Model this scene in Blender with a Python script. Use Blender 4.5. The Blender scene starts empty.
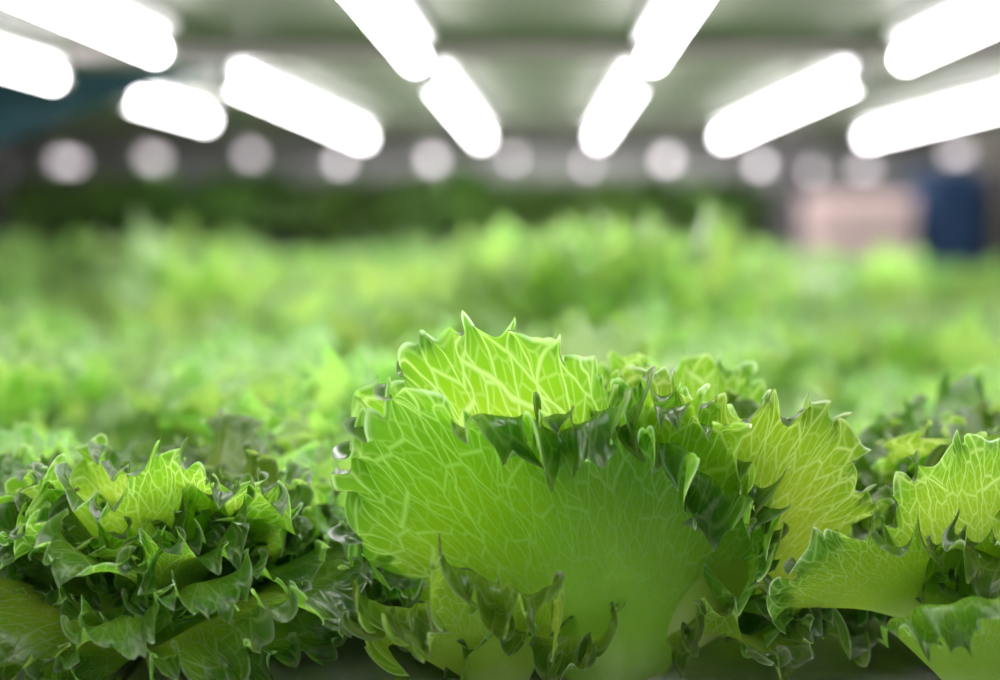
import bpy, bmesh, math, random
import numpy as np
from mathutils import Vector, Matrix

sc = bpy.context.scene
COL = sc.collection
PI = math.pi

# ------------------------------------------------------------------ camera
F = 1388.9                                   # focal length in pixels at 1000 px wide (50 mm on 36 mm)
CAMZ = 1.25
pitch = math.atan(125 / F)
yaw = math.atan(46 / F)
FWD = Vector((-math.sin(yaw) * math.cos(pitch), math.cos(yaw) * math.cos(pitch), -math.sin(pitch)))
RIGHT = Vector((math.cos(yaw), math.sin(yaw), 0))
UPV = RIGHT.cross(FWD)
CAM = Vector((0, 0, CAMZ))


def at(px, py, d):
    """the point of the place seen at photograph pixel (px, py), d metres ahead of the lens"""
    return CAM + FWD * d + RIGHT * ((px - 500) * d / F) + UPV * ((340 - py) * d / F)


cd = bpy.data.cameras.new('camera')
cd.lens = 50
cd.sensor_width = 36
cd.clip_start = 0.02
cd.dof.use_dof = True
cd.dof.focus_distance = 0.69
cd.dof.aperture_fstop = 2.1
cd.dof.aperture_blades = 0
cam = bpy.data.objects.new('camera', cd)
COL.objects.link(cam)
M = Matrix((RIGHT, UPV, -FWD)).transposed().to_4x4()
M.translation = CAM
cam.matrix_world = M
sc.camera = cam

# ------------------------------------------------------------------ small helpers


def tag(o, label=None, cat=None, group=None, kind=None):
    if label:
        o['label'] = label
    if cat:
        o['category'] = cat
    if group:
        o['group'] = group
    if kind:
        o['kind'] = kind
    return o


def empty(name, loc, label, cat, group=None):
    o = bpy.data.objects.new(name, None)
    o.empty_display_size = 0.03
    o.location = loc
    COL.objects.link(o)
    return tag(o, label, cat, group)


def link(name, me, mat=None, parent=None):
    o = bpy.data.objects.new(name, me)
    COL.objects.link(o)
    if mat:
        me.materials.append(mat)
    if parent:
        o.parent = parent
    return o


def mesh_of(bm, name, smooth=False):
    me = bpy.data.meshes.new(name)
    bm.normal_update()
    bm.to_mesh(me)
    bm.free()
    if smooth:
        for p in me.polygons:
            p.use_smooth = True
    return me


def add_box(bm, lo, hi, bev=0.0):
    r = bmesh.ops.create_cube(bm, size=1.0)
    vs = r['verts']
    for v in vs:
        v.co = Vector([lo[i] + (v.co[i] + 0.5) * (hi[i] - lo[i]) for i in range(3)])
    if bev:
        es = list({e for v in vs for e in v.link_edges})
        bmesh.ops.bevel(bm, geom=es, offset=bev, segments=2, affect='EDGES', profile=0.5)
    return bm


def box_mesh(name, lo, hi, bev=0.0):
    return mesh_of(add_box(bmesh.new(), lo, hi, bev), name)


def add_cyl(bm, a, b, ra, rb=None, seg=20):
    a, b = Vector(a), Vector(b)
    rb = ra if rb is None else rb
    d = b - a
    q = d.to_track_quat('Z', 'Y').to_matrix().to_4x4()
    q.translation = (a + b) / 2
    bmesh.ops.create_cone(bm, cap_ends=True, segments=seg, radius1=ra, radius2=rb, depth=d.length, matrix=q)
    return bm


# ------------------------------------------------------------------ materials
def new_mat(name):
    m = bpy.data.materials.new(name)
    m.use_nodes = True
    nt = m.node_tree
    nt.nodes.clear()
    out = nt.nodes.new('ShaderNodeOutputMaterial')
    return m, nt, out


def plain(name, col, rough=0.5, metal=0.0, var=0.12, scale=9.0, bump=0.0):
    m, nt, out = new_mat(name)
    b = nt.nodes.new('ShaderNodeBsdfPrincipled')
    tc = nt.nodes.new('ShaderNodeTexCoord')
    nz = nt.nodes.new('ShaderNodeTexNoise')
    nz.inputs['Scale'].default_value = scale
    nz.inputs['Detail'].default_value = 5
    nt.links.new(tc.outputs['Object'], nz.inputs['Vector'])
    rp = nt.nodes.new('ShaderNodeValToRGB')
    rp.color_ramp.elements[0].position = 0.3
    rp.color_ramp.elements[1].position = 0.7
    rp.color_ramp.elements[0].color = tuple(c * (1 - var) for c in col) + (1,)
    rp.color_ramp.elements[1].color = tuple(min(1, c * (1 + var)) for c in col) + (1,)
    nt.links.new(nz.outputs['Fac'], rp.inputs['Fac'])
    nt.links.new(rp.outputs['Color'], b.inputs['Base Color'])
    b.inputs['Roughness'].default_value = rough
    b.inputs['Metallic'].default_value = metal
    if bump:
        bp = nt.nodes.new('ShaderNodeBump')
        bp.inputs['Strength'].default_value = bump
        bp.inputs['Distance'].default_value = 0.002
        nt.links.new(nz.outputs['Fac'], bp.inputs['Height'])
        nt.links.new(bp.outputs['Normal'], b.inputs['Normal'])
    nt.links.new(b.outputs['BSDF'], out.inputs['Surface'])
    return m


def glow(name, col, strength):
    m, nt, out = new_mat(name)
    e = nt.nodes.new('ShaderNodeEmission')
    e.inputs['Color'].default_value = (*col, 1)
    e.inputs['Strength'].default_value = strength
    nt.links.new(e.outputs[0], out.inputs['Surface'])
    return m


def leaf_material(name, ramp, trans, vein_amt, trans_mix=0.5, gloss=0.5, rough=0.33, dark=0.55):
    """thin lettuce blade: waxy reflecting coat, light coming through, pale branching veins"""
    m, nt, out = new_mat(name)
    N, L = nt.nodes.new, nt.links.new

    def math_(op, a, b=None, c=None):
        n = N('ShaderNodeMath')
        n.operation = op
        for i, v in enumerate((a, b, c)):
            if v is None:
                continue
            if isinstance(v, (int, float)):
                n.inputs[i].default_value = v
            else:
                L(v, n.inputs[i])
        return n.outputs[0]

    uv = N('ShaderNodeUVMap')
    uv.uv_map = 'polar'
    sp = N('ShaderNodeSeparateXYZ')
    L(uv.outputs['UV'], sp.inputs[0])
    st = N('ShaderNodeUVMap')
    st.uv_map = 'span'
    sq = N('ShaderNodeSeparateXYZ')
    L(st.outputs['UV'], sq.inputs[0])
    t = sq.outputs['Y']
    oi = N('ShaderNodeObjectInfo')
    rnd = oi.outputs['Random']
    lr = math_('LOGARITHM', math_('ADD', sp.outputs['Y'], 0.012), math.e)
    ang = sp.outputs['X']
    cb = N('ShaderNodeCombineXYZ')
    L(ang, cb.inputs[0])
    L(math_('MULTIPLY', lr, 0.5), cb.inputs[1])
    L(math_('MULTIPLY', rnd, 7.0), cb.inputs[2])
    nz = N('ShaderNodeTexNoise')
    nz.inputs['Scale'].default_value = 5.0
    nz.inputs['Detail'].default_value = 3
    L(cb.outputs[0], nz.inputs['Vector'])
    wob = math_('SUBTRACT', nz.outputs['Fac'], 0.5)

    def veins(ku, kr, w, dist):
        c = N('ShaderNodeCombineXYZ')
        L(math_('ADD', math_('MULTIPLY', math_('ADD', ang, math_('MULTIPLY', wob, dist)), ku), math_('MULTIPLY', rnd, 57.0)), c.inputs[0])
        L(math_('ADD', math_('MULTIPLY', lr, kr), math_('MULTIPLY', rnd, 31.0)), c.inputs[1])
        v = N('ShaderNodeTexVoronoi')
        v.voronoi_dimensions = '2D'
        v.feature = 'DISTANCE_TO_EDGE'
        v.inputs['Scale'].default_value = 1.0
        L(c.outputs[0], v.inputs['Vector'])
        mr = N('ShaderNodeMapRange')
        mr.interpolation_type = 'SMOOTHSTEP'
        mr.inputs['From Min'].default_value = 0.0
        mr.inputs['From Max'].default_value = w
        mr.inputs['To Min'].default_value = 1.0
        mr.inputs['To Max'].default_value = 0.0
        L(v.outputs['Distance'], mr.inputs['Value'])
        return mr.outputs[0]

    v1 = veins(8.5, 1.7, 0.034, 0.16)
    v2 = veins(23.0, 5.8, 0.09, 0.10)
    v3 = veins(44.0, 14.0, 0.16, 0.06)
    vein = math_('MAXIMUM', math_('MULTIPLY', v1, 0.88), math_('MAXIMUM', math_('MULTIPLY', v2, 0.72), math_('MULTIPLY', v3, 0.30)))
    # veins melt into the pale rib towards the base
    fade = N('ShaderNodeMapRange')
    fade.inputs['From Min'].default_value = 0.15
    fade.inputs['From Max'].default_value = 0.5
    L(t, fade.inputs['Value'])
    vein = math_('MULTIPLY', vein, fade.outputs[0])

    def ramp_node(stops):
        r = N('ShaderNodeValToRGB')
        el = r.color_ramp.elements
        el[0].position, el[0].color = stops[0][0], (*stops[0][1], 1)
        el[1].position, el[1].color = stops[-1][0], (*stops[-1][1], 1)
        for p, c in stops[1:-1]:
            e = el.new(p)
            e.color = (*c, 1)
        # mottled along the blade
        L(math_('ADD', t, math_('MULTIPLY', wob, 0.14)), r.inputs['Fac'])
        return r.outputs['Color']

    def mix(fac, a, b):
        n = N('ShaderNodeMix')
        n.data_type = 'RGBA'
        if isinstance(fac, (int, float)):
            n.inputs['Factor'].default_value = fac
        else:
            L(fac, n.inputs['Factor'])
        for k, v in (('A', a), ('B', b)):
            s = [i for i in n.inputs if i.name == k and i.type == 'RGBA'][0]
            if isinstance(v, tuple):
                s.default_value = (*v, 1)
            else:
                L(v, s)
        return [o for o in n.outputs if o.type == 'RGBA'][0]

    def hue(colr):
        h = N('ShaderNodeHueSaturation')
        L(math_('ADD', math_('MULTIPLY', rnd, 0.022), 0.489), h.inputs['Hue'])
        L(math_('ADD', math_('MULTIPLY', rnd, 0.25), 0.88), h.inputs['Value'])
        L(colr, h.inputs['Color'])
        return h.outputs['Color']

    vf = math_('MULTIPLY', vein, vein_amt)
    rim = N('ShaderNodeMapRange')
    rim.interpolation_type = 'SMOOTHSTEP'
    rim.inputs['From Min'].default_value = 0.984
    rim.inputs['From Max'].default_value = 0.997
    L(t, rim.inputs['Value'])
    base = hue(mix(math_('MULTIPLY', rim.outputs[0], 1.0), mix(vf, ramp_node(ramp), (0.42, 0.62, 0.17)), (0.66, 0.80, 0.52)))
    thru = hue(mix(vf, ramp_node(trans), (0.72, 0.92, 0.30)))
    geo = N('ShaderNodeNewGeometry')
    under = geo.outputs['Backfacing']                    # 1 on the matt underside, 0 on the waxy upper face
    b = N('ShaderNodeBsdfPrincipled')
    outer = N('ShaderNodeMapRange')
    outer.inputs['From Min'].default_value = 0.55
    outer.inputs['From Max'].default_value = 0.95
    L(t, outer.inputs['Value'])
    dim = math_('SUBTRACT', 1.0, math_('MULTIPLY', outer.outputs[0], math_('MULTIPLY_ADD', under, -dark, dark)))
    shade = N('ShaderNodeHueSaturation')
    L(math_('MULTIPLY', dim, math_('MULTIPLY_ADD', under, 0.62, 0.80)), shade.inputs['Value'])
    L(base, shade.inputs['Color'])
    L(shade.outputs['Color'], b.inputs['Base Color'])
    L(math_('MULTIPLY_ADD', under, 0.12, rough), b.inputs['Roughness'])
    L(math_('MULTIPLY_ADD', under, -0.65 * gloss, gloss), b.inputs['Specular IOR Level'])
    bp = N('ShaderNodeBump')
    bp.inputs['Strength'].default_value = 0.5
    bp.inputs['Distance'].default_value = 0.0012
    L(math_('ADD', math_('MULTIPLY', vein, -1.0), math_('MULTIPLY', nz.outputs['Fac'], 0.6)), bp.inputs['Height'])
    L(bp.outputs['Normal'], b.inputs['Normal'])
    L(math_('MULTIPLY_ADD', under, -0.55, 0.6), b.inputs['Coat Weight'])
    b.inputs['Coat Roughness'].default_value = 0.2
    b.inputs['Specular Tint'].default_value = (0.86, 1.0, 0.78, 1)
    tr = N('ShaderNodeBsdfTranslucent')
    sh2 = N('ShaderNodeHueSaturation')
    L(dim, sh2.inputs['Value'])
    L(thru, sh2.inputs['Color'])
    L(sh2.outputs['Color'], tr.inputs['Color'])
    ms = N('ShaderNodeMixShader')
    ms.inputs[0].default_value = trans_mix
    L(b.outputs[0], ms.inputs[1])
    L(tr.outputs[0], ms.inputs[2])
    L(ms.outputs[0], out.inputs['Surface'])
    return m


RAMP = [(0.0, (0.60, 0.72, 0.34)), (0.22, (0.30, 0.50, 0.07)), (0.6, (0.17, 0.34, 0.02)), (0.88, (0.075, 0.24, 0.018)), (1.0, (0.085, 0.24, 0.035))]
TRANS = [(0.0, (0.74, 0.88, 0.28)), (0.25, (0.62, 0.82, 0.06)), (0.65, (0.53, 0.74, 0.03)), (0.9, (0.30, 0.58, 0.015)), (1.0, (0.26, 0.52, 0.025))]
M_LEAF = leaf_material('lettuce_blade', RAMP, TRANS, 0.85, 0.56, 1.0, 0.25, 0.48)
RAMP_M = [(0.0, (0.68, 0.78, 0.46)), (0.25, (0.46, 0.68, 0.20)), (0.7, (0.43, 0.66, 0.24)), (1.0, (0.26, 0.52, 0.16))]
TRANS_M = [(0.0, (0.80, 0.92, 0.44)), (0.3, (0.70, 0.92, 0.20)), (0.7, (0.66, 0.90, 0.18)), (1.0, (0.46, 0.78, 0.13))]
M_FAR = leaf_material('lettuce_blade_lit', RAMP_M, TRANS_M, 0.6, 0.5, 1.0, 0.27, 0.12)  # same lettuce made lighter: the brighter light on the canopy is put into its colour
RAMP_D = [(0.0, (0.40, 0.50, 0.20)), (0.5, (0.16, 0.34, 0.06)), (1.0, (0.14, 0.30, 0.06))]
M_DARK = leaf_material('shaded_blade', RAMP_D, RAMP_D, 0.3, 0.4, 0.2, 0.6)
M_STEM = plain('pale_stem', (0.55, 0.68, 0.36), 0.45)

M_BOARD = plain('white_foam_board', (0.50, 0.52, 0.49), 0.7, bump=0.3, scale=60)
M_SHELF = plain('shelf_panel', (0.145, 0.155, 0.125), 0.6)
M_STEEL = plain('grey_steel', (0.33, 0.30, 0.295), 0.5, 0.1)
M_POST = plain('grey_post', (0.10, 0.095, 0.10), 0.5, 0.2)
M_WALL = plain('grey_wall', (0.30, 0.30, 0.29), 0.8, scale=2)
M_FLOOR = plain('grey_floor', (0.25, 0.27, 0.25), 0.5, scale=3)
M_TEAL = plain('teal_sheet', (0.022, 0.085, 0.11), 0.6)
M_PINK = plain('pinkish_beige', (0.62, 0.48, 0.46), 0.6)
M_NAVY = plain('navy_blue', (0.012, 0.04, 0.10), 0.5)
M_BROWN = plain('brown_grey', (0.10, 0.09, 0.075), 0.7)
M_FIXT = plain('lamp_body', (0.8, 0.8, 0.8), 0.5)
M_CAP = plain('lamp_cap', (0.55, 0.55, 0.56), 0.4)
M_TUBE = glow('lamp_tube', (1.0, 0.955, 0.985), 17.5)
M_TUBE1 = glow('lamp_tube_mid', (1.0, 0.955, 0.985), 18.0)
M_TUBE2 = glow('lamp_tube_far', (1.0, 0.92, 0.96), 5.0)
M_TUBE3 = glow('lamp_tube_far_side', (1.0, 0.90, 0.95), 2.6)

# ------------------------------------------------------------------ leaf builder


def wobble(rng, x, f, n=4):
    """smooth one-dimensional noise along a margin, about -1..1"""
    y = np.zeros_like(x)
    for k in range(n):
        y += np.sin(2 * PI * f * (0.55 + 0.45 * k) * x * (1 + 0.15 * rng.uniform(-1, 1)) + rng.uniform(0, 6.28)) / (1 + 0.5 * k)
    return y / 1.7


def smooth01(x):
    x = np.clip(x, 0, 1)
    return x * x * (3 - 2 * x)


def leaf_mesh(name, seed, ns, nt, table, arch=((0, 0), (1, -40)), w0=0.006, frill=1.0, cycles=150.0, depth3=0.0075,
              depth2=0.024, depth1=0.06, amp=(38, 66, 120), tooth=0.0050, fold=None, cup=0.0, edge_fade=0.0, bias=0.45, mid=0.85):
    """A fan of rays grown from the leaf base. table: (angle in degrees from the rib, length in metres).
    Every ray bends out of the blade by an elevation that grows towards the margin in three sizes of ruffle.
    fold: rows (angle, degrees of extra bend, reach of the bend from the margin in metres)."""
    rng = np.random.default_rng(seed)
    ta = np.radians([a for a, r in table])
    tr = np.array([r for a, r in table])
    dense = np.linspace(ta[0], ta[-1], 800)
    rd = np.interp(dense, ta, tr)
    ker = np.hanning(41)
    ker /= ker.sum()
    rd = np.convolve(np.pad(rd, 20, mode='edge'), ker, mode='valid')
    # space the rays evenly along the margin
    arc = np.concatenate([[0], np.cumsum(np.sqrt(np.diff(rd) ** 2 + (0.5 * (rd[1:] + rd[:-1]) * np.diff(dense)) ** 2))])
    a = np.linspace(0, arc[-1], ns)
    ang = np.interp(a, arc, dense)
    R = np.interp(a, arc, rd)
    R = R * (1 + 0.035 * wobble(rng, a, 18.0))
    # phases
    ph3 = 2 * PI * (cycles * a + 0.16 * wobble(rng, a, 16.0)) + rng.uniform(0, 6.28)
    ph2 = 2 * PI * (cycles * 0.40 * a + 0.16 * wobble(rng, a, 6.0) + 0.3 * wobble(rng, a, 2.5)) + rng.uniform(0, 6.28)
    ph1 = 2 * PI * (cycles * 0.10 * a + 0.12 * wobble(rng, a, 3.0)) + rng.uniform(0, 6.28)
    phm = 2 * PI * (cycles * 0.66 * a + 0.16 * wobble(rng, a, 9.0)) + rng.uniform(0, 6.28)
    mm = 0.7 + 0.6 * wobble(rng, a, 15.0)
    m3 = 0.85 + 0.45 * wobble(rng, a, 14.0)
    m2 = 0.75 + 0.6 * wobble(rng, a, 11.0)
    cell = np.floor(ph3 / (2 * PI)).astype(int)
    cell -= cell.min()
    frac = np.mod(ph3, 2 * PI) / (2 * PI)
    nc = cell.max() + 2
    # concave scallops between pointed teeth, every scallop rolled up or down by its own amount
    roll = rng.uniform(0.35, 1.25, nc) * np.where(rng.uniform(0, 1, nc) < 0.5 + 0.5 * bias, 1.0, -1.0)
    high = rng.uniform(0.45, 1.3, nc)
    pk = high[cell] * (1 - frac) + high[cell + 1] * frac
    T = tooth * pk * (np.abs(2 * frac - 1) ** 1.7 - 0.25)
    curl = roll[cell] * np.sin(PI * frac) ** 0.9
    s = np.linspace(-1, 1, ns)
    side = np.ones(ns)
    if edge_fade:
        side = smooth01((1 - np.abs(s)) / edge_fade)
    u = np.linspace(0, 1, nt)
    t = 1 - (1 - u) ** 1.65
    A = np.radians(amp) * frill
    x = np.zeros((ns, nt))
    y = np.zeros((ns, nt))
    z = np.zeros((ns, nt))
    x[:, 0] = w0 * s * 1.4
    z[:, 0] = w0 * 1.2 * (np.abs(s) ** 1.6)
    arch_t = np.array([p for p, q in arch])
    arch_q = np.radians([q for p, q in arch])
    if fold is not None:
        fold = sorted(fold)
        vary = wobble(rng, a, 22.0)
        fa = np.radians([f[0] for f in fold])
        fq = np.interp(ang, fa, np.radians([f[1] for f in fold]))
        fd = np.interp(ang, fa, [f[2] for f in fold])
    for j in range(1, nt):
        tm = 0.5 * (t[j] + t[j - 1])
        dr = (t[j] - t[j - 1]) * R
        d = (1 - tm) * R
        g3 = np.clip(1 - d / depth3, 0, 1) ** 1.1
        g2 = np.clip(1 - d / depth2, 0, 1) ** 1.3
        gm = np.clip(1 - d / (0.62 * depth2), 0, 1) ** 1.1
        g1 = np.clip(1 - d / depth1, 0, 1) ** 1.2
        el = np.interp(tm, arch_t, arch_q) + cup * np.abs(s) ** 1.5 * tm
        el = el + side * (A[0] * g1 * np.sin(ph1) + A[1] * m2 * g2 * np.sin(ph2) + mid * A[1] * mm * gm * np.sin(phm) + A[2] * m3 * g3 * curl)
        sw = side * frill * (0.48 * g2 * np.cos(ph2 + 0.5) + 0.30 * mid * gm * np.cos(phm + 0.4) + 0.25 * g3 * np.sin(ph3))
        if fold is not None:
            el = el + fq * (0.80 + 0.26 * np.sin(ph2 + 0.8) + 0.36 * vary) * smooth01(1.9 * (1 - d / fd))
        # the margin points run out a little further
        ex = T * (smooth01((t[j] - 0.90) / 0.10) - smooth01((t[j - 1] - 0.90) / 0.10))
        st = dr + ex
        dirx = np.sin(ang + sw)
        diry = np.cos(ang + sw)
        x[:, j] = x[:, j - 1] + st * np.cos(el) * dirx
        y[:, j] = y[:, j - 1] + st * np.cos(el) * diry
        z[:, j] = z[:, j - 1] + st * np.sin(el)
    co = np.stack([x, y, z], -1).reshape(-1, 3)
    idx = np.arange(ns * nt).reshape(ns, nt)
    q = np.stack([idx[:-1, :-1], idx[1:, :-1], idx[1:, 1:], idx[:-1, 1:]], -1).reshape(-1, 4)
    me = bpy.data.meshes.new(name)
    me.vertices.add(len(co))
    me.vertices.foreach_set('co', co.ravel().astype(np.float32))
    me.loops.add(q.size)
    me.loops.foreach_set('vertex_index', q.ravel().astype(np.int32))
    me.polygons.add(len(q))
    me.polygons.foreach_set('loop_start', np.arange(0, q.size, 4, dtype=np.int32))
    me.polygons.foreach_set('use_smooth', np.ones(len(q), dtype=bool))
    pol = np.stack([np.repeat(ang[:, None], nt, 1), R[:, None] * t[None, :]], -1).reshape(-1, 2)
    spn = np.stack([np.repeat((s[:, None] + 1) / 2, nt, 1), np.repeat(t[None, :], ns, 0)], -1).reshape(-1, 2)
    for nm, arr in (('polar', pol), ('span', spn)):
        l = me.uv_layers.new(name=nm)
        l.data.foreach_set('uv', arr[q.ravel()].ravel().astype(np.float32))
    me.update()
    me.validate()
    return me


def fan(L, spread, notch=0.16, n=13, rng=None):
    """outline of an ordinary leaf: a broad fan, longest at the rib"""
    out = []
    for i in range(n):
        f = -1 + 2 * i / (n - 1)
        r = L * (1 - (1 - 0.55) * abs(f) ** 2.2) * (1 + (rng.uniform(-notch, notch) * 0.5 if rng else 0))
        out.append((f * spread, r))
    return out


def leaf_frame(az, tilt, roll=0.0):
    """x across, y along the rib, z the upper face; az = compass direction the leaf leans to"""
    rad = Vector((math.cos(az), math.sin(az), 0))
    up = Vector((0, 0, 1))
    yl = up * math.cos(tilt) + rad * math.sin(tilt)
    zl = up * math.sin(tilt) - rad * math.cos(tilt)
    xl = yl.cross(zl)
    m = Matrix((xl, yl, zl)).transposed().to_4x4()
    return m @ Matrix.Rotation(roll, 4, 'Y')


# leaf shapes shared by the ordinary heads, three ages each
def kind_mesh(name, seed, L, spread, arch, ns, nt, **k):
    r = random.Random(seed)
    return leaf_mesh(name, seed, ns, nt, fan(L, spread, 0.2, 13, r), arch=arch, **k)


def leaf_set(tagname, ns, nt, mat, seed0):
    young = [kind_mesh(tagname, seed0 + i, 0.120, 44, ((0, 4), (0.5, 0), (1, -25)), ns, nt, w0=0.005, cup=math.radians(30)) for i in range(3)]
    mid = [kind_mesh(tagname, seed0 + 10 + i, 0.150, 58, ((0, 6), (0.45, -2), (1, -32)), ns, nt, w0=0.007, cup=math.radians(20)) for i in range(4)]
    old = [kind_mesh(tagname, seed0 + 20 + i, 0.160, 66, ((0, 8), (0.4, -6), (1, -52)), ns, nt, w0=0.008, cup=math.radians(10)) for i in range(3)]
    for m in young + mid + old:
        m.materials.append(mat)
    return young, mid, old


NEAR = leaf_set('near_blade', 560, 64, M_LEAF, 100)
SOFT = leaf_set('soft_blade', 280, 34, M_FAR, 200)
FAR = leaf_set('far_blade', 64, 16, M_FAR, 300)
DARK = leaf_set('dark_blade', 48, 12, M_DARK, 400)


def rosette_plan(seed, n, skip=None):
    """azimuth, tilt, age and scale of the n leaves of one head, inner first"""
    r = random.Random(seed)
    a0 = r.uniform(0, 6.28)
    plan = []
    for i in range(n):
        f = i / (n - 1)
        az = (a0 + i * 2.39996 + r.uniform(-.15, .15)) % (2 * PI)
        tilt = math.radians(6 + 44 * f ** 0.9 + r.uniform(-6, 6))
        age = 0 if f < 0.25 else (1 if f < 0.68 else 2)
        scl = (0.80 + 0.26 * min(1, f * 2.0)) * r.uniform(0.9, 1.1)
        if skip and skip(az, tilt, f):
            continue
        plan.append((az, tilt, age, scl, r.uniform(-.3, .3), r.randrange(100), f))
    return plan


def make_head(name, loc, seed, n, sets, label, group, scale=1.0, skip=None, mat_stem=M_STEM):
    root = empty(name, loc, label, 'lettuce', group)
    root.scale = (scale,) * 3
    for az, tilt, age, scl, roll, pick, f in rosette_plan(seed, n, skip):
        me = sets[age][pick % len(sets[age])]
        o = bpy.data.objects.new('leaf', me)
        COL.objects.link(o)
        o.parent = root
        m = leaf_frame(az, tilt, roll)
        m = m @ Matrix.Scale(scl, 4)
        off = Vector((math.cos(az), math.sin(az), 0)) * (0.004 + 0.016 * f)
        m.translation = off + Vector((0, 0, 0.030 * (1 - f) + 0.006))
        o.matrix_local = m
    st = link('stem', mesh_of(add_cyl(bmesh.new(), (0, 0, 0), (0, 0, 0.05), 0.016, 0.008), 'stem', True), mat_stem, root)
    return root


def joined_head(seed, n, sets, name):
    """one head as one mesh, for heads too far off to show their leaves"""
    bm = bmesh.new()
    for az, tilt, age, scl, roll, pick, f in rosette_plan(seed, n):
        me = sets[age][pick % len(sets[age])]
        m = leaf_frame(az, tilt, roll) @ Matrix.Scale(scl, 4)
        m.translation = Vector((math.cos(az), math.sin(az), 0)) * (0.004 + 0.016 * f) + Vector((0, 0, 0.030 * (1 - f) + 0.006))
        k = len(bm.verts)
        bm.from_mesh(me)
        bm.verts.ensure_lookup_table()
        for v in bm.verts[k:]:
            v.co = m @ v.co
    me2 = mesh_of(bm, name, True)
    me2.materials.append(sets[0][0].materials[0])
    return me2


BOARD = 1.0                                  # top of the growing board

# ------------------------------------------------------------------ the room
def struct(name, lo, hi, mat):
    return tag(link(name, box_mesh(name, lo, hi), mat), kind='structure')


struct('floor', (-4.2, -1.2, -0.1), (4.2, 9.2, 0.0), M_FLOOR)
struct('ceiling', (-4.2, -1.2, 2.7), (4.2, 9.2, 2.8), M_WALL)
struct('wall_back', (-4.2, 9.0, 0), (4.2, 9.2, 2.7), M_WALL)
struct('wall_left', (-4.2, -1.2, 0), (-4.0, 9.0, 2.7), M_WALL)
struct('wall_right', (4.0, -1.2, 0), (4.2, 9.0, 2.7), M_WALL)
struct('wall_front', (-4.0, -1.2, 0), (4.0, -1.0, 2.7), M_WALL)

# ------------------------------------------------------------------ the growing rack
X0, X1 = -1.55, 1.75
Y0, Y1 = 0.30, 3.05
bed = empty('growing_rack', (0, Y0, 0), 'long growing rack of white boards and steel posts filled with green lettuce', 'rack')


def part(name, lo, hi, mat, parent, bev=0.0):
    o = link(name, box_mesh(name, lo, hi, bev), mat, parent)
    o.location = -parent.location
    return o


part('trough', (X0, Y0, BOARD - 0.09), (X1, Y1, BOARD - 0.03), M_SHELF, bed, 0.004)
nb = 5
for i in range(nb):
    for j in range(3):
        xa = X0 + (X1 - X0) * i / nb
        xb = X0 + (X1 - X0) * (i + 1) / nb
        ya = Y0 + (Y1 - Y0) * j / 3
        yb = Y0 + (Y1 - Y0) * (j + 1) / 3
        part('growing_board', (xa + .002, ya + .002, BOARD - 0.03), (xb - .002, yb - .002, BOARD), M_BOARD, bed, 0.004)
SH = CAMZ + 0.185                            # underside of the shelf overhead
part('upper_shelf', (X0 - .35, 0.20, SH), (X1 + .35, 1.53, SH + 0.03), M_SHELF, bed, 0.004)
part('upper_shelf', (X0 - .35, 1.61, SH), (X1 + .35, 2.86, SH + 0.03), M_SHELF, bed, 0.004)
for yb in (1.53, 2.86):
    part('cross_beam', (X0 - .35, yb, SH - 0.016), (X1 + .35, yb + 0.08, SH + 0.03), M_STEEL, bed, 0.004)
for xp in (X0 - .05, X1 + .01):
    for yp in (0.32, 1.55, 2.88):
        part('post', (xp, yp, 0), (xp + 0.04, yp + 0.04, SH - 0.03), M_STEEL, bed, 0.003)

# ------------------------------------------------------------------ lamps
HT = 0.150                                   # lamp tubes above the lens


def make_lamp(name, x, ya, yb, z, label, group, tube_mat, rad=0.0115):
    root = empty(name, (x, ya, z), label, 'lamp', group)
    L = yb - ya
    link('lamp_tube', mesh_of(add_cyl(bmesh.new(), (0, 0.02, 0), (0, L - 0.02, 0), rad, seg=14), 'lamp_tube', True), tube_mat, root)
    for s0, s1 in ((0, 0.02), (L - 0.02, L)):
        bm = add_cyl(bmesh.new(), (0, s0, 0), (0, s1, 0), rad * 1.06, seg=24)
        add_box(bm, (-0.008, s0 + 0.002, 0), (0.008, s1 - 0.002, 0.02))
        link('end_cap', mesh_of(bm, 'end_cap'), M_CAP, root)
    link('lamp_body', box_mesh('lamp_body', (-0.016, 0.0, 0.018), (0.016, L, 0.034), 0.003), M_FIXT, root)
    return root


ROWS = [(-4.75, 'fourth row left of centre'), (-3.62, 'third row left of centre'), (-2.39, 'second row left of centre'), (-0.85, 'first row left of centre'),
        (0.68, 'first row right of centre'), (2.30, 'second row right of centre'), (4.15, 'third row right of centre'), (5.8, 'fourth row right of centre')]
for r, words in ROWS:
    x = r * HT
    ya, yb = (1.55, 2.76)
    if r < -4:
        ya, yb = (1.66, 1.84)
    elif r < -3:
        ya, yb = (1.78, 2.24)
    make_lamp('tube_lamp', x, 1.24 if -4 < r < -3 else 0.20, 1.55 if -4 < r < -3 else (1.30 if -3 < r < -2 else 1.385), CAMZ + HT, 'bright white tube lamp above the nearer lettuces, ' + words, 'tube lamps under the nearer shelf', M_TUBE)
    if -4 < r < 5:
        make_lamp('tube_lamp', x, ya, yb, CAMZ + HT, 'bright white tube lamp under the farther shelf, ' + words, 'tube lamps under the farther shelf', M_TUBE1)

# ------------------------------------------------------------------ the head in focus, leaf by leaf
PX = 0.69 / F                                # metres per photograph pixel at the focus distance


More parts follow.
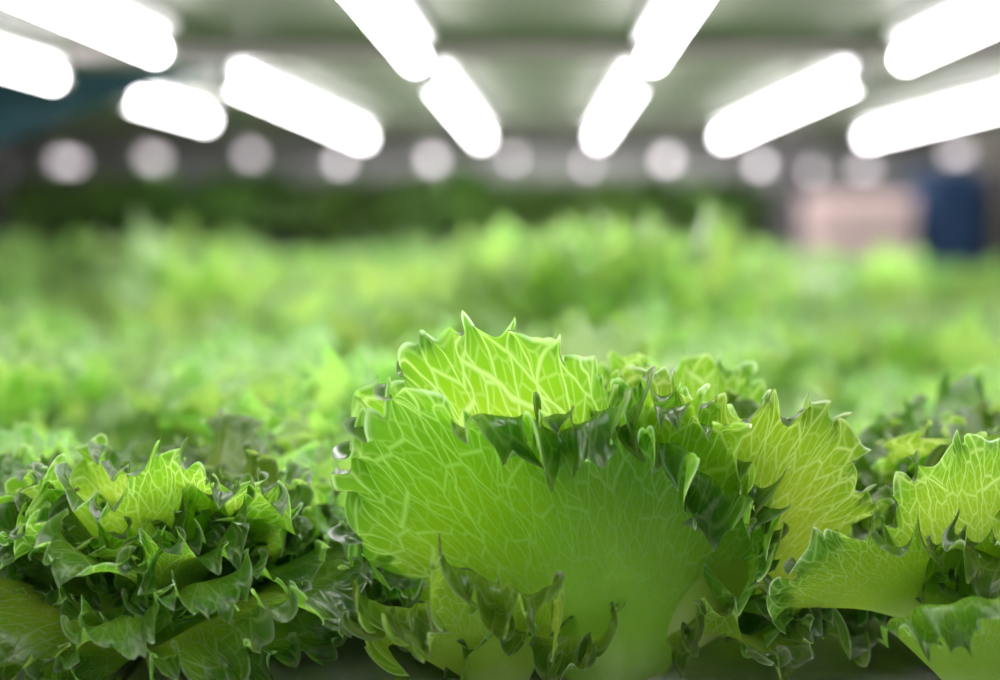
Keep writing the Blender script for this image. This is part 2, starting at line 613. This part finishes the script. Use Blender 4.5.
def hero_leaf(root, seed, base_px, d, tilt, table_px, turn=0.0, ns=900, nt=104, lab=None, inv=1.0, **k):
    """A leaf whose underside faces the lens; table rows: (degrees left of upright, length in photograph pixels)."""
    back = Vector((FWD.x, FWD.y, 0)).normalized()
    yl = Vector((0, 0, 1)) * math.cos(tilt) - back * math.sin(tilt)      # leans toward the lens
    zl = Vector((0, 0, 1)) * math.sin(tilt) + back * math.cos(tilt)
    xl = yl.cross(zl)                                                    # towards the left of the photograph
    m = Matrix((xl, yl, zl)).transposed().to_4x4()
    m = Matrix.Rotation(turn, 4, 'Z') @ m
    m.translation = at(base_px[0], base_px[1], d)
    rows = sorted((a, r * d / F) for a, r in table_px)
    me = leaf_mesh('blade', seed, ns, nt, rows, **k)
    o = link('leaf', me, M_LEAF, root)
    o.matrix_local = Matrix.Scale(inv, 4) @ Matrix.Translation(-root.location) @ m
    if lab:
        o['label'] = lab
    return o


hb = at(625, 720, 0.80)
hero = empty('lettuce', (hb.x, hb.y, BOARD), 'large frilly green lettuce head in sharp focus, broad veined leaf facing front', 'lettuce', None)
# broad fan in front: stands up on the left, its frilled margin rolls forward from the middle to the right
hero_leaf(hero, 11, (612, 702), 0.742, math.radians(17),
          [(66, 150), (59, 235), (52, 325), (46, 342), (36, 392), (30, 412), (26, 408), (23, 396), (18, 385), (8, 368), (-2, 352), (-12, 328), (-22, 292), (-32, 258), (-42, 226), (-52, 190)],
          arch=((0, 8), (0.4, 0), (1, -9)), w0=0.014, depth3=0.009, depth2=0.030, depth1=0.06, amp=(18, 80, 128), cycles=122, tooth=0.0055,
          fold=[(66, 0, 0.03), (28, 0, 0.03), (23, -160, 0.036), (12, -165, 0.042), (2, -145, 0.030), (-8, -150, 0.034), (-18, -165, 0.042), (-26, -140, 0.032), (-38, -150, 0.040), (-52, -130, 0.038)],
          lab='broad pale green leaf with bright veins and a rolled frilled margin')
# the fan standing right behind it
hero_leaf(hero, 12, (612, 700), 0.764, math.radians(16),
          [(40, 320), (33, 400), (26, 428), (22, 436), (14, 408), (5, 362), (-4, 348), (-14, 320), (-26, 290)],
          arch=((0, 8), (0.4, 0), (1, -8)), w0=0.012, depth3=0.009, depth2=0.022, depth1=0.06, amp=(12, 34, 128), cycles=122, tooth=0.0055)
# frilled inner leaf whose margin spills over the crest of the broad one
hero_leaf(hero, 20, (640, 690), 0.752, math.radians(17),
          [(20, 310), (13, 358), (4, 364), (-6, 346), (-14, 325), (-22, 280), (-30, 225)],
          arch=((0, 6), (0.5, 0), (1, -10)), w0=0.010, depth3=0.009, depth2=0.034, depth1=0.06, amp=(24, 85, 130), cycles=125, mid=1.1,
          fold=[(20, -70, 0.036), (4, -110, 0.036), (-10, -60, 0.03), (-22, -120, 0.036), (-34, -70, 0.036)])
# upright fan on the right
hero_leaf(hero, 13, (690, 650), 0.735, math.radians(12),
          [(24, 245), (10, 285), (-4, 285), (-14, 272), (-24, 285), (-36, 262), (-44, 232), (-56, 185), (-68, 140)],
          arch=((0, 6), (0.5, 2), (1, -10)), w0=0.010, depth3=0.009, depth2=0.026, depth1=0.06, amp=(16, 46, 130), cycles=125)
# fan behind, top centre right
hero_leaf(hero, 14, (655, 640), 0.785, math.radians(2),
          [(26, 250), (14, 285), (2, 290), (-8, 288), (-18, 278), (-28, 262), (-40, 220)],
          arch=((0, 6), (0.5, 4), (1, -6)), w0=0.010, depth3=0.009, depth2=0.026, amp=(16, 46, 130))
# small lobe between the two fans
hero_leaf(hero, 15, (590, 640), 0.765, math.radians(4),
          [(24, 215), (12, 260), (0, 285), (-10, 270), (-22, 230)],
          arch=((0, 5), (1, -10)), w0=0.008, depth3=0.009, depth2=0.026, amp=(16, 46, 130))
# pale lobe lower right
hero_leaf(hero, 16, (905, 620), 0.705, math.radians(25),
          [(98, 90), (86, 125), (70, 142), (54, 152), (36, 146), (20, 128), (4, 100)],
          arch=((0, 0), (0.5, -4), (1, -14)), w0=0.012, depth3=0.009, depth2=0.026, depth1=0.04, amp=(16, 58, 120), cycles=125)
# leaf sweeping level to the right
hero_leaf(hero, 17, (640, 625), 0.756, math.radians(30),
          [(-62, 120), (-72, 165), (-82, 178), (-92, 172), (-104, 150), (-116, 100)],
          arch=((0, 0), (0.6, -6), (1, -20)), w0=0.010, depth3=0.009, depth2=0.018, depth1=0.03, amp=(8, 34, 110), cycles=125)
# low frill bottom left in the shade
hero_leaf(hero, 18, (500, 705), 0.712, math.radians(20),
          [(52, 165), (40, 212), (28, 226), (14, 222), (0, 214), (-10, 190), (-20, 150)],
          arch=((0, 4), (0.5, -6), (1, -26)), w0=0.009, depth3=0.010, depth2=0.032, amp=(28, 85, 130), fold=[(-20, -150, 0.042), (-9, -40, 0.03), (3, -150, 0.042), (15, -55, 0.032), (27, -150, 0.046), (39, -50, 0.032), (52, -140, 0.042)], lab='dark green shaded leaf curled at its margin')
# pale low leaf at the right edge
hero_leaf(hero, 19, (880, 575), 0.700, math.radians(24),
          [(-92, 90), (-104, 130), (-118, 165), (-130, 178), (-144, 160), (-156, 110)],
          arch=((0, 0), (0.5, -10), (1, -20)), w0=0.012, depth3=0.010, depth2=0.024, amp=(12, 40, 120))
# ordinary leaves at the back and sides of the head
hs = BOARD
for az, tilt, age, scl, roll, pick, f in rosette_plan(77, 18, skip=lambda az, tilt, f: math.sin(az) < (-0.1 if f < 0.3 else 0.12)) + [
        (-0.62, 1.28, 0, 1.0, 0.0, 1, 1.0), (-2.75, 1.22, 0, 1.05, 0.0, 0, 1.0), (-2.35, 1.30, 0, 0.95, 0.0, 2, 1.0), (-0.25, 1.15, 0, 1.1, 0.0, 2, 1.0)]:
    o = bpy.data.objects.new('leaf', NEAR[age][pick % len(NEAR[age])])
    COL.objects.link(o)
    o.parent = hero
    m = leaf_frame(az, tilt, roll) @ Matrix.Scale(scl * 1.0, 4)
    m.translation = Vector((math.cos(az), math.sin(az), 0)) * (0.006 + 0.016 * f) + Vector((0, 0, 0.035 * (1 - f) + 0.01))
    o.matrix_local = m
link('stem', mesh_of(add_cyl(bmesh.new(), (0, 0, 0), (0, 0, 0.06), 0.018, 0.01), 'stem', True), M_STEM, hero)

# ------------------------------------------------------------------ neighbours
# (pixel column, depth, seed, size, label)
near = [
    (165, 0.77, 501, 0.80, 'frilly green lettuce at lower left, pale veined leaf rising at its middle'),
    (385, 0.87, 502, 0.74, 'small frilly lettuce half hidden between the lower left head and the sharply focused head'),
    (1045, 0.80, 503, 0.90, 'frilly lettuce cut off by the right edge in front'),
    (-60, 0.83, 504, 0.78, 'frilly lettuce cut off by the left edge in front'),
]
for px, d, seed, s, lab in near:
    p = at(px, 600, d)
    h = make_head('lettuce', (p.x, p.y, BOARD), seed, 32, SOFT if seed in (502, 504) else NEAR, lab, 'lettuces in the front row', s, skip=(lambda az, tilt, f: f > 0.93) if seed == 501 else None)
    if seed == 503:
        # two leaves of this head turn their veined undersides to the lens
        hroot = h
        for sd, bpx, dd, tl, tab, fo in (
            (31, (978, 645), 0.712, 10, [(40, 110), (30, 165), (22, 212), (13, 212), (4, 222), (-7, 215), (-20, 215), (-34, 190)], None),
            (32, (985, 705), 0.690, 24, [(44, 150), (30, 185), (16, 190), (2, 182), (-12, 185), (-28, 180)], [(44, -110, .03), (-28, -130, .034)]),
        ):
            hero_leaf(h, sd, bpx, dd, math.radians(tl), tab, arch=((0, 6), (0.5, 0), (1, -10)), w0=0.010, depth3=0.009, depth2=0.024, depth1=0.05,
                      amp=(16, 52, 125), cycles=125, fold=fo, inv=1.0 / s)

far_meshes = [joined_head(900 + i, 15, FAR, 'far_lettuce') for i in range(5)]
NTH = ['first', 'second', 'third', 'fourth', 'fifth', 'sixth', 'seventh', 'eighth', 'ninth', 'tenth', 'eleventh', 'twelfth', 'thirteenth', 'fourteenth', 'fifteenth']
rr = random.Random(5)
row_d = [1.00, 1.17, 1.35, 1.55, 1.78, 2.02, 2.26, 2.50, 2.74, 2.94]
ROWW = ['row right behind the front row', 'third row from the front', 'fourth row from the front', 'fifth row from the front', 'sixth row from the front', 'seventh row from the front',
        'fifth row from the far end', 'fourth row from the far end', 'third row from the far end', 'farthest row']


def boost(x, d):
    """a few taller clumps stand above the canopy"""
    c = 546 + F * x / d
    for c0, w_, d0, b in ((600, 115, 1.55, 1.30), (200, 75, 2.02, 1.02), (365, 60, 2.26, 1.06), (690, 60, 1.78, 1.0)):
        if abs(c - c0) < w_ and abs(d - d0) < 0.02:
            return b, 1.34
    return 1.0, 1.0



for ri, d in enumerate(row_d):
    half = 500 * d / F + 0.07
    xc = -math.tan(yaw) * d
    step = 0.25
    x = xc - half + (ri % 2) * step * 0.5 - (0.10 if ri == 3 else 0)
    k = 0
    while x < xc + half:
        px = x + rr.uniform(-.02, .02)
        py = d + rr.uniform(-.03, .03)
        rise = 0.88 + 0.44 * min(1, (d - 0.9) / 1.9)
        bo, tall = boost(px, d)
        s = rise * rr.uniform(0.76, 1.14) * bo * (0.76 if (px > 0.45 * d / 2.2 and d > 1.7) else 1.0)
        lab = 'pale green out-of-focus lettuce, %s from the left in the %s' % (NTH[k], ROWW[ri])
        g = 'blurred lettuces behind the front row'
        if d < 1.7:
            h = make_head('lettuce', (px, py, BOARD), 600 + ri * 20 + k, 17, SOFT, lab, g, s)
            h.scale.z = s * tall
        else:
            h = link('lettuce', far_meshes[rr.randrange(5)])
            h.location = (px, py, BOARD)
            h.scale = (s, s, s * tall)
            h.rotation_euler.z = rr.uniform(0, 6.28)
            tag(h, lab, 'lettuce', g)
        x += step
        k += 1

# ------------------------------------------------------------------ beyond the rack
FY = 4.5
fr = empty('growing_rack', (0, FY, 0), 'dim growing rack across the aisle behind the bright lettuces', 'rack')
FB = 1.12
part('trough', (-2.4, FY, FB - 0.09), (0.72, FY + 1.3, FB), M_SHELF, fr, 0.004)
part('upper_shelf', (-2.6, FY - 0.05, CAMZ + 0.26), (2.6, FY + 1.4, CAMZ + 0.30), M_SHELF, fr, 0.004)
for xp in (-1.86, 0.73, 2.5):
    part('post', (xp, FY - 0.04, 0), (xp + 0.10, FY + 0.02, CAMZ + 0.26), M_POST, fr, 0.004)
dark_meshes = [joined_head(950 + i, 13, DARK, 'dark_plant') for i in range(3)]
k = 0
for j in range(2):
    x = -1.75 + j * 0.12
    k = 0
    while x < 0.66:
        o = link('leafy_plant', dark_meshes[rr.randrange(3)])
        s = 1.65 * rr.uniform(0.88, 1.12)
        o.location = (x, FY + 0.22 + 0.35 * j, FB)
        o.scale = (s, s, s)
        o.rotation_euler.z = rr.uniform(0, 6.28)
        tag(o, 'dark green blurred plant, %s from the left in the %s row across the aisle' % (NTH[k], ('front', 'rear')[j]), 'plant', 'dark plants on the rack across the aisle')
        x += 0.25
        k += 1

HT2 = 0.19
for i, x in enumerate((-1.62, -1.33, -1.0, -0.70, -0.40, -0.12, 0.15, 0.42, 0.72, 0.88, 1.06, 1.36, 1.62)):
    make_lamp('tube_lamp', x, FY + 0.02, FY + (0.5 if abs(x) < 0.6 else 0.28), CAMZ + HT2 + 0.012 * ((i * 7) % 3 - 1) - (0.035 if 8 <= i <= 10 else 0), 'dim round blurred lamp across the aisle, %s from the left' % NTH[i], 'dim lamps across the aisle', M_TUBE2 if abs(x) < 0.8 else M_TUBE3, 0.016)

# pinkish cabinet and navy panel at the right end of the aisle
def cabinet(x, y, w, d, h, mat, lab, name, cat):
    r = empty(name, (x, y, 0), lab, cat)
    link('body', box_mesh('body', (0, 0, 0.05), (w, d, h), 0.008), mat, r)
    dr = link('door', box_mesh('door', (0.01, -0.02, 0.07), (w - 0.01, 0, h - 0.02), 0.004), mat, r)
    link('handle', box_mesh('handle', (w - 0.06, -0.045, h * .5), (w - 0.04, -0.02, h * .5 + .14), 0.004), M_CAP, dr)
    for sx in (0.01, w - 0.05):
        for sy in (0.01, d - 0.05):
            link('foot', box_mesh('foot', (sx, sy, 0), (sx + 0.04, sy + 0.04, 0.05)), M_POST, r)
    return r


cabinet(0.785, 4.05, 0.28, 0.3, CAMZ + 0.055, M_PINK, 'pinkish beige blurred cabinet beyond the lettuces at right', 'cabinet', 'cabinet')
cabinet(1.10, 4.05, 0.165, 0.3, CAMZ + 0.13, M_NAVY, 'dark navy blue blurred cabinet right of the pinkish one', 'cabinet', 'cabinet')
struct('pillar', (1.29, 4.0, 0), (1.75, 4.3, 2.7), M_BROWN)

# teal sheet hung under the shelf on the left
bm = bmesh.new()
pts = [at(x_, y_, 1.70) for x_, y_ in ((225, 66), (-160, 60), (-160, 185), (-60, 163), (0, 143), (60, 121), (110, 101), (150, 88))]
vs = [bm.verts.new(p) for p in pts] + [bm.verts.new(p + Vector((0, 0.01, 0))) for p in pts]
n = len(pts)
bm.faces.new(vs[:n])
bm.faces.new(vs[n:][::-1])
for i in range(n):
    j = (i + 1) % n
    bm.faces.new((vs[i], vs[n + i], vs[n + j], vs[j]))
bmesh.ops.recalc_face_normals(bm, faces=bm.faces)
tag(link('hanging_sheet', mesh_of(bm, 'hanging_sheet'), M_TEAL), 'dark teal sloping sheet hanging under the shelf at upper left', 'sheet')

# unseen glowing panels, added to brighten the back wall, far plants and cabinets
for ly, lab in ((7.4, 'unseen fill panel added on the ceiling behind the far rack'), (3.7, 'unseen fill panel added on the ceiling above the aisle')):
    pl = empty('fill_panel', (0.2, ly, 2.7), lab, 'lamp')
    link('frame', box_mesh('frame', (-0.62, -0.32, -0.03), (0.62, 0.32, 0.0), 0.004), M_FIXT, pl)
    link('diffuser', box_mesh('diffuser', (-0.6, -0.3, -0.036), (0.6, 0.3, -0.028)), glow('fill_glow', (1, 0.97, 0.97), 45), pl)

# ------------------------------------------------------------------ light of the room
w = bpy.data.worlds.new('room_air')
w.use_nodes = True
w.node_tree.nodes['Background'].inputs[0].default_value = (0.8, 0.9, 0.85, 1)
w.node_tree.nodes['Background'].inputs[1].default_value = 0.05
sc.world = w
sc.view_settings.view_transform = 'Standard'
sc.view_settings.look = 'None'
sc.view_settings.exposure = 0.0
sc.cycles.use_denoising = True
sc.cycles.max_bounces = 6
sc.cycles.diffuse_bounces = 4
sc.cycles.glossy_bounces = 2
sc.cycles.transmission_bounces = 4
sc.cycles.caustics_reflective = False
sc.cycles.caustics_refractive = False
